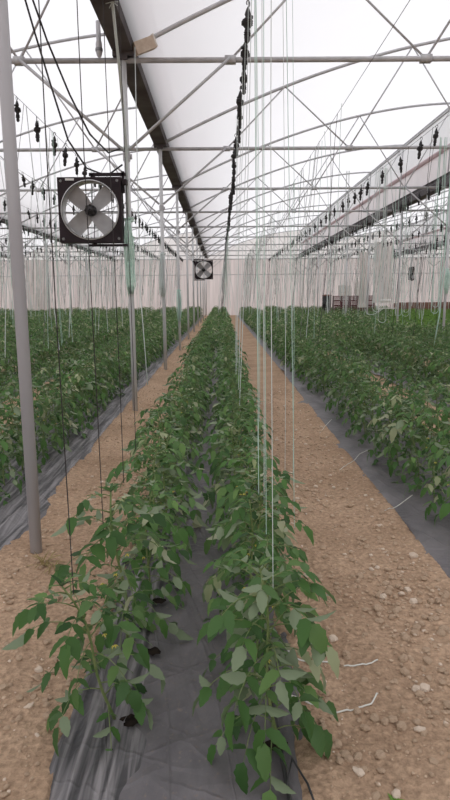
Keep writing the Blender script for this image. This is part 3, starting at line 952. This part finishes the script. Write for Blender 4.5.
if rest:
    its = []
    for x, y in rest:
        L = rt.choice([WZ-.7, WZ-.6, 2.8, 2.2, 3.2])
        its.append((arr[rt.randrange(12)], Matrix.Translation((x, y, WZ)) @ Matrix.Diagonal((1.3, 1.3, L, 1))))
    o = merge_instances(its, 'twine_mass', mats6, None)
    tag(o, 'crowd of fine distant twines hanging in front of the back wall', 'twines', kind='stuff')

# loops of slack twine hanging in front of the right field
def loop(loc, w, h, ztop, mat, label, n=4, seed=0):
    r = random.Random(seed)
    t = thing('twine_loop', label, 'twine', loc, 'slack twine loops over the right field')
    for q in range(n):
        m = MB(); ww = w*r.uniform(.3, .85); sk = r.uniform(-.25, .25)*w; hh = h*r.uniform(.8, 1.05); pts = []
        for i in range(17):
            a = pi*i/16; pts.append((-ww/2*math.cos(a)*1.0, .02*q, -hh+.0+(-ww*.5*math.sin(a))))
        pts = [(-ww/2*.6, .02*q, 0), (-ww/2*.9, .02*q, -hh*.5)]+pts+[(ww/2*.9, .02*q, -hh*.5), (ww/2*.6, .02*q, 0)]
        m.tube([(p[0]+.025*math.sin(p[2]*3+q)+sk*(p[2]/hh)**2, p[1], p[2]) for p in pts], .0055, 5, cap=False); m.build('strand', mat, t)
    return t
loop((3.75, 14.5, WZ), .5, WZ-EYE+.6, 0, M['twhite'], 'bunch of white slack twine loops over the right field, left of the label', 5, 1)
loop((4.9, 17.0, WZ), .5, WZ-EYE+.55, 0, M['tpale'], 'pale twine loop over the right field beside the white bunch', 2, 2)
loop((4.15, 11.8, WZ), .32, WZ-EYE+.68, 0, M['tpale'], 'narrow pale green twine loop near the right edge', 3, 3)
loop((3.0, 14.8, WZ), .22, WZ-EYE+.2, 0, M['twhite'], 'small white twine loop hanging over the middle right', 2, 4)
loop((6.2, 20.5, WZ), .3, WZ-EYE+.5, 0, M['twhite'], 'distant white twine loop at right', 2, 5)
m = MB(); m.tube([(4.38, 11.9, WZ), (4.34, 11.9, 2.5), (4.3, 11.9, 1.2), (4.22, 11.9, .55)], .012, 5)
tag(m.build('thick_twine', M['tpale']), 'thick pale green twine hanging down at the right edge of the field', 'twine')
m = MB(); m.tube([(-1.02, 7.9, WZ+.1), (-1.0, 7.6, 2.6), (-.98, 7.4, 1.6), (-.9, 7.2, .5)], .006, 5)
tag(m.build('thick_twine', M['twhite']), 'pale twine hanging just right of the post with the large fan', 'twine')

# ------------------------------------------------------------------ things near the back wall
# stacked dark crates
cr0 = thing('plastic_crate', 'x', 'crate', (0, 0, 0))
m = MB(); w_, d_, h_ = .48, .34, .30
for sx in (-1, 1):
    for k in range(4): m.box((sx*w_/2, 0, .04+k*.075), (.02, d_, .045))
    for sy in (-1, 1): m.box((sx*w_/2, sy*d_/2, h_/2), (.035, .035, h_))
for sy in (-1, 1):
    for k in range(4): m.box((0, sy*d_/2, .04+k*.075), (w_, .02, .045))
m.box((0, 0, .015), (w_, d_, .02)); m.build('slatted_body', M['crate'], cr0, smooth=False)
m = MB()
for s_, dd in (((0, d_/2, h_-.015), (w_+.03, .03, .03)), ((0, -d_/2, h_-.015), (w_+.03, .03, .03)), ((w_/2, 0, h_-.015), (.03, d_, .03)), ((-w_/2, 0, h_-.015), (.03, d_, .03))): m.box(s_, dd)
m.build('rim', M['crate'], cr0, smooth=False)
CX, CY = 7.0, 38.0
names = ['leftmost', 'second from left', 'middle', 'second from right', 'rightmost']
lv = ['bottom', 'second', 'third', 'fourth', 'top']
for c in range(5):
    for l in range(5):
        dup(cr0, '%s dark red crate in the %s crate stack near the back wall' % (lv[l], names[c]), 'stacked dark crates by the back wall', (CX+.25+c*.52, CY+rt.uniform(-.02, .02), .0+l*.302), (0, 0, rt.uniform(-.03, .03)))
for ch in list(cr0.children): bpy.data.objects.remove(ch)
bpy.data.objects.remove(cr0)
def carton(loc, d, rz, label):
    t = thing('carton', label, 'box', loc, rz=rz)
    m = MB(); m.box((0, 0, d[2]/2), d); m.build('body', M['foam'], t, smooth=False)
    m = MB(); m.box((0, -d[1]/2-.003, d[2]*.5), (d[0]*.16, .006, d[2]*.98)); m.box((0, 0, d[2]+.003), (d[0]*.16, d[1], .006)); m.build('tape', M['carton'], t, smooth=False)
    m = MB(); m.box((-d[0]*.25, 0, d[2]+.012), (d[0]*.46, d[1]*.98, .008), rot=Euler((0, -.03, 0)).to_matrix()); m.build('flap', M['foam'], t, smooth=False)
carton((CX+.72, CY, 1.513), (.74, .4, .62), .05, 'pale cardboard carton on top of the dark crates, left of two')
carton((CX+1.78, CY, 1.513), (.78, .42, .84), -.08, 'taller pale cardboard carton on top of the dark crates, right of two')
t = thing('plastic_drum', 'dark drum beside the left end of the crate stacks', 'drum', (CX-.40, CY, 0))
m = MB(); m.lathe([(.27, 0), (.29, .02), (.28, .5), (.30, .52), (.28, .54), (.28, 1.0), (.30, 1.02), (.28, 1.04), (.27, 1.5), (.24, 1.55), (.2, 1.56)], 20); m.build('body', M['black'], t)
m = MB(); m.lathe([(.28, 1.5), (.29, 1.51), (.29, 1.56), (.1, 1.6)], 20); m.build('lid', M['brown'], t)
# hanging sheets
def sheet(loc, w, h, label, seed):
    m = MB(); n = 16; k = 14; vs = []
    for j in range(k+1):
        for i in range(n+1):
            t = i/n; v = j/k
            vs.append(((t-.5)*w*(1-.35*v*(1-v)*2), .09*math.sin(t*13+seed)+.04*math.sin(v*7+t*5), -h*v))
    fs = [(j*(n+1)+i, j*(n+1)+i+1, (j+1)*(n+1)+i+1, (j+1)*(n+1)+i) for j in range(k) for i in range(n)]
    m.add(vs, fs); o = m.build('hanging_sheet', M['sheet'], loc=loc); return tag(o, label, 'plastic sheet')
sheet((9.1, 34.2, HG-.05), 1.15, 3.3, 'beige plastic sheet hanging beside the white shelf at the right', 1)
sheet((7.8, 33.6, HG-.6), .5, 3.0, 'narrow milky plastic sheet hanging right of the crate stacks', 4)
sheet((-12.6, 42, HG-.4), 1.6, 3.4, 'beige and green hanging sheet in front of the back wall at left', 2)
t = thing('white_shelf', 'low white shelf under the beige hanging sheet', 'shelf', (9.15, 33.4, 0))
m = MB(); m.box((0, 0, 1.12), (1.1, .4, .05)); m.build('top', M['foam'], t, smooth=False)
m = MB(); m.box((0, 0, .82), (1.1, .4, .04)); m.build('lower_board', M['foam'], t, smooth=False)
for sx in (-1, 1):
    for sy in (-1, 1):
        m = MB(); m.box((sx*.52, sy*.17, .56), (.045, .045, 1.12)); m.build('leg', M['foam'], t, smooth=False)
t = thing('sack', 'pale folded sack lying on the low white shelf', 'sack', (9.1, 33.4, 1.145))
m = MB(); m.lathe([(.05, 0), (.2, .01), (.24, .06), (.22, .12), (.1, .15)], 14); m.build('body', M['foam'], t)
t.scale = (1.6, .75, 1.1)

# ------------------------------------------------------------------ clods and stones on the paths
def clod_mesh(seed, mat):
    r = random.Random(seed); import bmesh
    bm = bmesh.new(); bmesh.ops.create_icosphere(bm, subdivisions=2, radius=1)
    sx, sy, sz = r.uniform(.8, 1.2), r.uniform(.7, 1.1), r.uniform(.5, .8)
    for v in bm.verts:
        n = v.co.normalized()
        f = 1+.28*noise.noise(n*1.6+Vector((seed, 0, 0)))+.14*noise.noise(n*4+Vector((0, seed, 0)))
        v.co = Vector((n.x*f*sx, n.y*f*sy, n.z*f*sz))
    me = bpy.data.meshes.new('clod'); bm.to_mesh(me); bm.free(); me.materials.append(mat)
    return me
CL = [clod_mesh(s, M['clod']) for s in range(7)]+[clod_mesh(s+20, M['stone']) for s in range(3)]
rc = random.Random(8)
cl = []
def onpath(x, y):
    return not any(a-.02 < x < b+.02 for a, b in EDG)
tries = 0
while len(cl) < 5000 and tries < 90000:
    tries += 1
    y = 1.45+rc.random()**1.7*9
    x = rc.uniform(.3, 1.3) if rc.random() < .68 else rc.uniform(-1.35, -.55)
    if not onpath(x, y): continue
    dens = noise.noise(Vector((x*2.3, y*2.0, 4)))
    bias = .5+.9*dens+(.35 if x > .75 else 0)+(.3 if x < -.5 else 0)
    if rc.random() > bias: continue
    s = .004+.016*rc.random()**4+(.005*rc.random() if x > .75 and y < 3.2 else 0)
    if not inview((x, y, 0), 5): continue
    cl.append((x, y, s, rc.randrange(10) if rc.random() < .3 else rc.randrange(7)))
cl += [(.80, 2.16, .026, 8), (.83, 2.9, .022, 8), (-.72, 3.05, .03, 2), (.46, 3.1, .02, 7), (.235, 1.62, .025, 8), (-.9, 5.1, .04, 9), (1.13, 3.35, .03, 8), (.70, 1.92, .02, 9), (-.88, 2.9, .032, 1), (-.78, 2.3, .02, 8)]
cl.sort(key=lambda c: -c[2]/c[1])
stuffc = []
for k, (x, y, s, q) in enumerate(cl):
    z = soil_z(x, y)+s*.25
    if k < 300:
        o = obj('stone' if q >= 7 else 'soil_clod', CL[q], None, (x, y, z)); o.scale = (s, s, s); o.rotation_euler = (rc.uniform(-.4, .4), rc.uniform(-.4, .4), rc.uniform(0, 6.28))
        side = 'right' if x > 0 else 'left'
        dist = 'near the bottom edge' if y < 2.3 else ('in the middle distance' if y > 4 else 'a few steps ahead')
        kd = 'pale stone' if q >= 7 else 'brown clod of dry earth'
        tag(o, '%s lying on the %s soil path %s' % (kd, side, dist), 'stone' if q >= 7 else 'clod', '%ss on the %s path %s' % (kd, side, dist))
    else: stuffc.append((x, y, z, s, q))
def me_arrays(me):
    v = np.zeros(len(me.vertices)*3); me.vertices.foreach_get('co', v)
    li = np.zeros(len(me.loops), dtype=np.int64); me.loops.foreach_get('vertex_index', li)
    return v.reshape(-1, 3), li, np.full(len(me.polygons), 3), None
ca = []
for q, me in enumerate(CL):
    a = me_arrays(me); ca.append((a[0], a[1], a[2], np.full(len(a[2]), 1 if q >= 7 else 0)))
o = merge_instances([(ca[q], Matrix.Translation((x, y, z)) @ Matrix.Rotation(rc.uniform(0, 6.28), 4, 'Z') @ Matrix.Scale(s, 4)) for x, y, z, s, q in stuffc], 'soil_crumbs', [M['clod'], M['stone']], None)
tag(o, 'small loose crumbs of dry earth scattered over both soil paths', 'soil crumbs', kind='stuff')

# thin drip tubes on the soil and mulch
def ground_curve(name, pts, r_, mat, label, cat='tube', group=None):
    P = []
    for i in range(len(pts)-1):
        for k in range(6):
            t = k/6; P.append((pts[i][0]*(1-t)+pts[i+1][0]*t, pts[i][1]*(1-t)+pts[i+1][1]*t, pts[i][2]*(1-t)+pts[i+1][2]*t))
    P.append(pts[-1]); P = [(x, y, max(z, soil_z(x, y)+r_*.8)) for x, y, z in P]
    return curve_obj(name, P, r_, mat, label, cat, group)
ground_curve('drip_tube', [(.22, 2.0, .10), (.30, 2.06, .03), (.36, 2.03, .0), (.42, 2.01, 0), (.50, 2.03, 0), (.56, 2.06, 0), (.60, 2.12, 0)], .0034, M['tube'], 'thin pale drip tube curving over the right path, nearer the bottom')
ground_curve('drip_tube', [(.25, 2.34, .08), (.34, 2.32, .0), (.42, 2.31, 0), (.52, 2.30, 0), (.60, 2.31, 0), (.66, 2.35, 0)], .0034, M['tube'], 'thin pale drip tube curving over the right path, second from the bottom')
ground_curve('drip_tube', [(1.05, 5.2, 0), (1.2, 5.4, .0), (1.32, 5.6, .04), (1.42, 5.7, .05)], .003, M['tube'], 'thin pale drip tube crossing the right mulch edge, further back')
ground_curve('drip_tube', [(1.16, 4.1, 0), (1.28, 4.15, .05), (1.42, 4.3, .07)], .003, M['tube'], 'thin pale drip tube crossing the right mulch edge, nearest')
ground_curve('drip_tube', [(1.1, 6.6, 0), (1.2, 6.9, .02), (1.34, 7.2, .05)], .003, M['tube'], 'thin pale drip tube crossing the right mulch edge, furthest')
m = MB(); m.tube([(.20+.02*math.sin(y*2.1), y, .035) for y in [1.3+.4*k for k in range(30)]], .008, 6)
tag(m.build('drip_line', M['tubeblack']), 'black drip line lying along the right row of the middle bed', 'tube')
m = MB()
m.tube([(.19, 1.62, .06), (.22, 1.74, .05), (.26, 1.66, .03), (.28, 1.55, .02)], .004, 5)
tag(m.build('drip_line', M['tubeblack']), 'short dark hose end at the foot of the front right plant', 'tube')
# dry weed tuft at the foot of the first post
m = MB(); rw = random.Random(4)
for k in range(26):
    a = rw.uniform(0, 6.28); L = rw.uniform(.06, .16)
    leaflet(m, Vector((rw.uniform(-.05, .05), rw.uniform(-.03, .03), 0)), Vector((math.cos(a), math.sin(a), rw.uniform(.3, 1.2))), Vector((0, 0, 1)), L, .010, 4, rw, 0, .3, .6)
o = m.build('dry_weed', M['dryleaf'], loc=(-1.02, 3.3, soil_z(-1.02, 3.3))); tag(o, 'tuft of dry grass at the foot of the nearest post', 'weed')
m = MB()
for k in range(14):
    a = rw.uniform(0, 6.28)
    leaflet(m, Vector((0, 0, 0)), Vector((math.cos(a), math.sin(a), rw.uniform(.3, 1.2))), Vector((0, 0, 1)), rw.uniform(.02, .04), .012, 4, rw, 0, .3, .6)
o = m.build('weed_seedling', M['leafbright'], loc=(.52, 1.62, soil_z(.52, 1.62))); tag(o, 'tiny green weed seedling on the soil at the bottom edge', 'weed')

# ------------------------------------------------------------------ light: an overcast sky
w = bpy.data.worlds.new('overcast'); scene.world = w; w.use_nodes = True
nt = w.node_tree; nt.nodes.clear()
out = node(nt, 'ShaderNodeOutputWorld'); bg = node(nt, 'ShaderNodeBackground')
tc = node(nt, 'ShaderNodeTexCoord'); sx = node(nt, 'ShaderNodeSeparateXYZ'); rm = node(nt, 'ShaderNodeValToRGB')
nt.links.new(tc.outputs['Generated'], sx.inputs[0])
mr = node(nt, 'ShaderNodeMapRange'); mr.inputs[1].default_value = -1; mr.inputs[2].default_value = 1
nt.links.new(sx.outputs['Z'], mr.inputs[0]); nt.links.new(mr.outputs[0], rm.inputs[0])
e = rm.color_ramp.elements
e[0].position = .49; e[0].color = (.30, .26, .22, 1)
e[1].position = .51; e[1].color = (.86, .87, .90, 1)
e2 = e.new(1.0); e2.color = (1.0, 1.0, 1.02, 1)
nt.links.new(rm.outputs[0], bg.inputs[0]); bg.inputs[1].default_value = 1.29
nt.links.new(bg.outputs[0], out.inputs[0])

# ------------------------------------------------------------------ camera
cam = bpy.data.cameras.new('camera'); co = bpy.data.objects.new('camera', cam); COL.objects.link(co)
cam.sensor_fit = 'VERTICAL'; cam.sensor_height = 24; cam.lens = 18.0; cam.clip_start = .05; cam.clip_end = 300
co.location = (0, 0, EYE)
yaw = math.atan(3/600.0); roll = math.radians(.45)
fwd = Vector((math.sin(yaw)*cp, math.cos(yaw)*cp, -sp))
right = fwd.cross(Vector((0, 0, 1))).normalized(); up = right.cross(fwd)
r2 = right*math.cos(roll)-up*math.sin(roll); u2 = up*math.cos(roll)+right*math.sin(roll)
mt = Matrix((( r2.x, u2.x, -fwd.x, 0), (r2.y, u2.y, -fwd.y, 0), (r2.z, u2.z, -fwd.z, EYE), (0, 0, 0, 1)))
co.matrix_world = mt
scene.camera = co
scene.view_settings.view_transform = 'Standard'; scene.view_settings.look = 'None'
scene.view_settings.exposure = 0.0; scene.view_settings.gamma = 1.0
scene.view_settings.use_curve_mapping = False
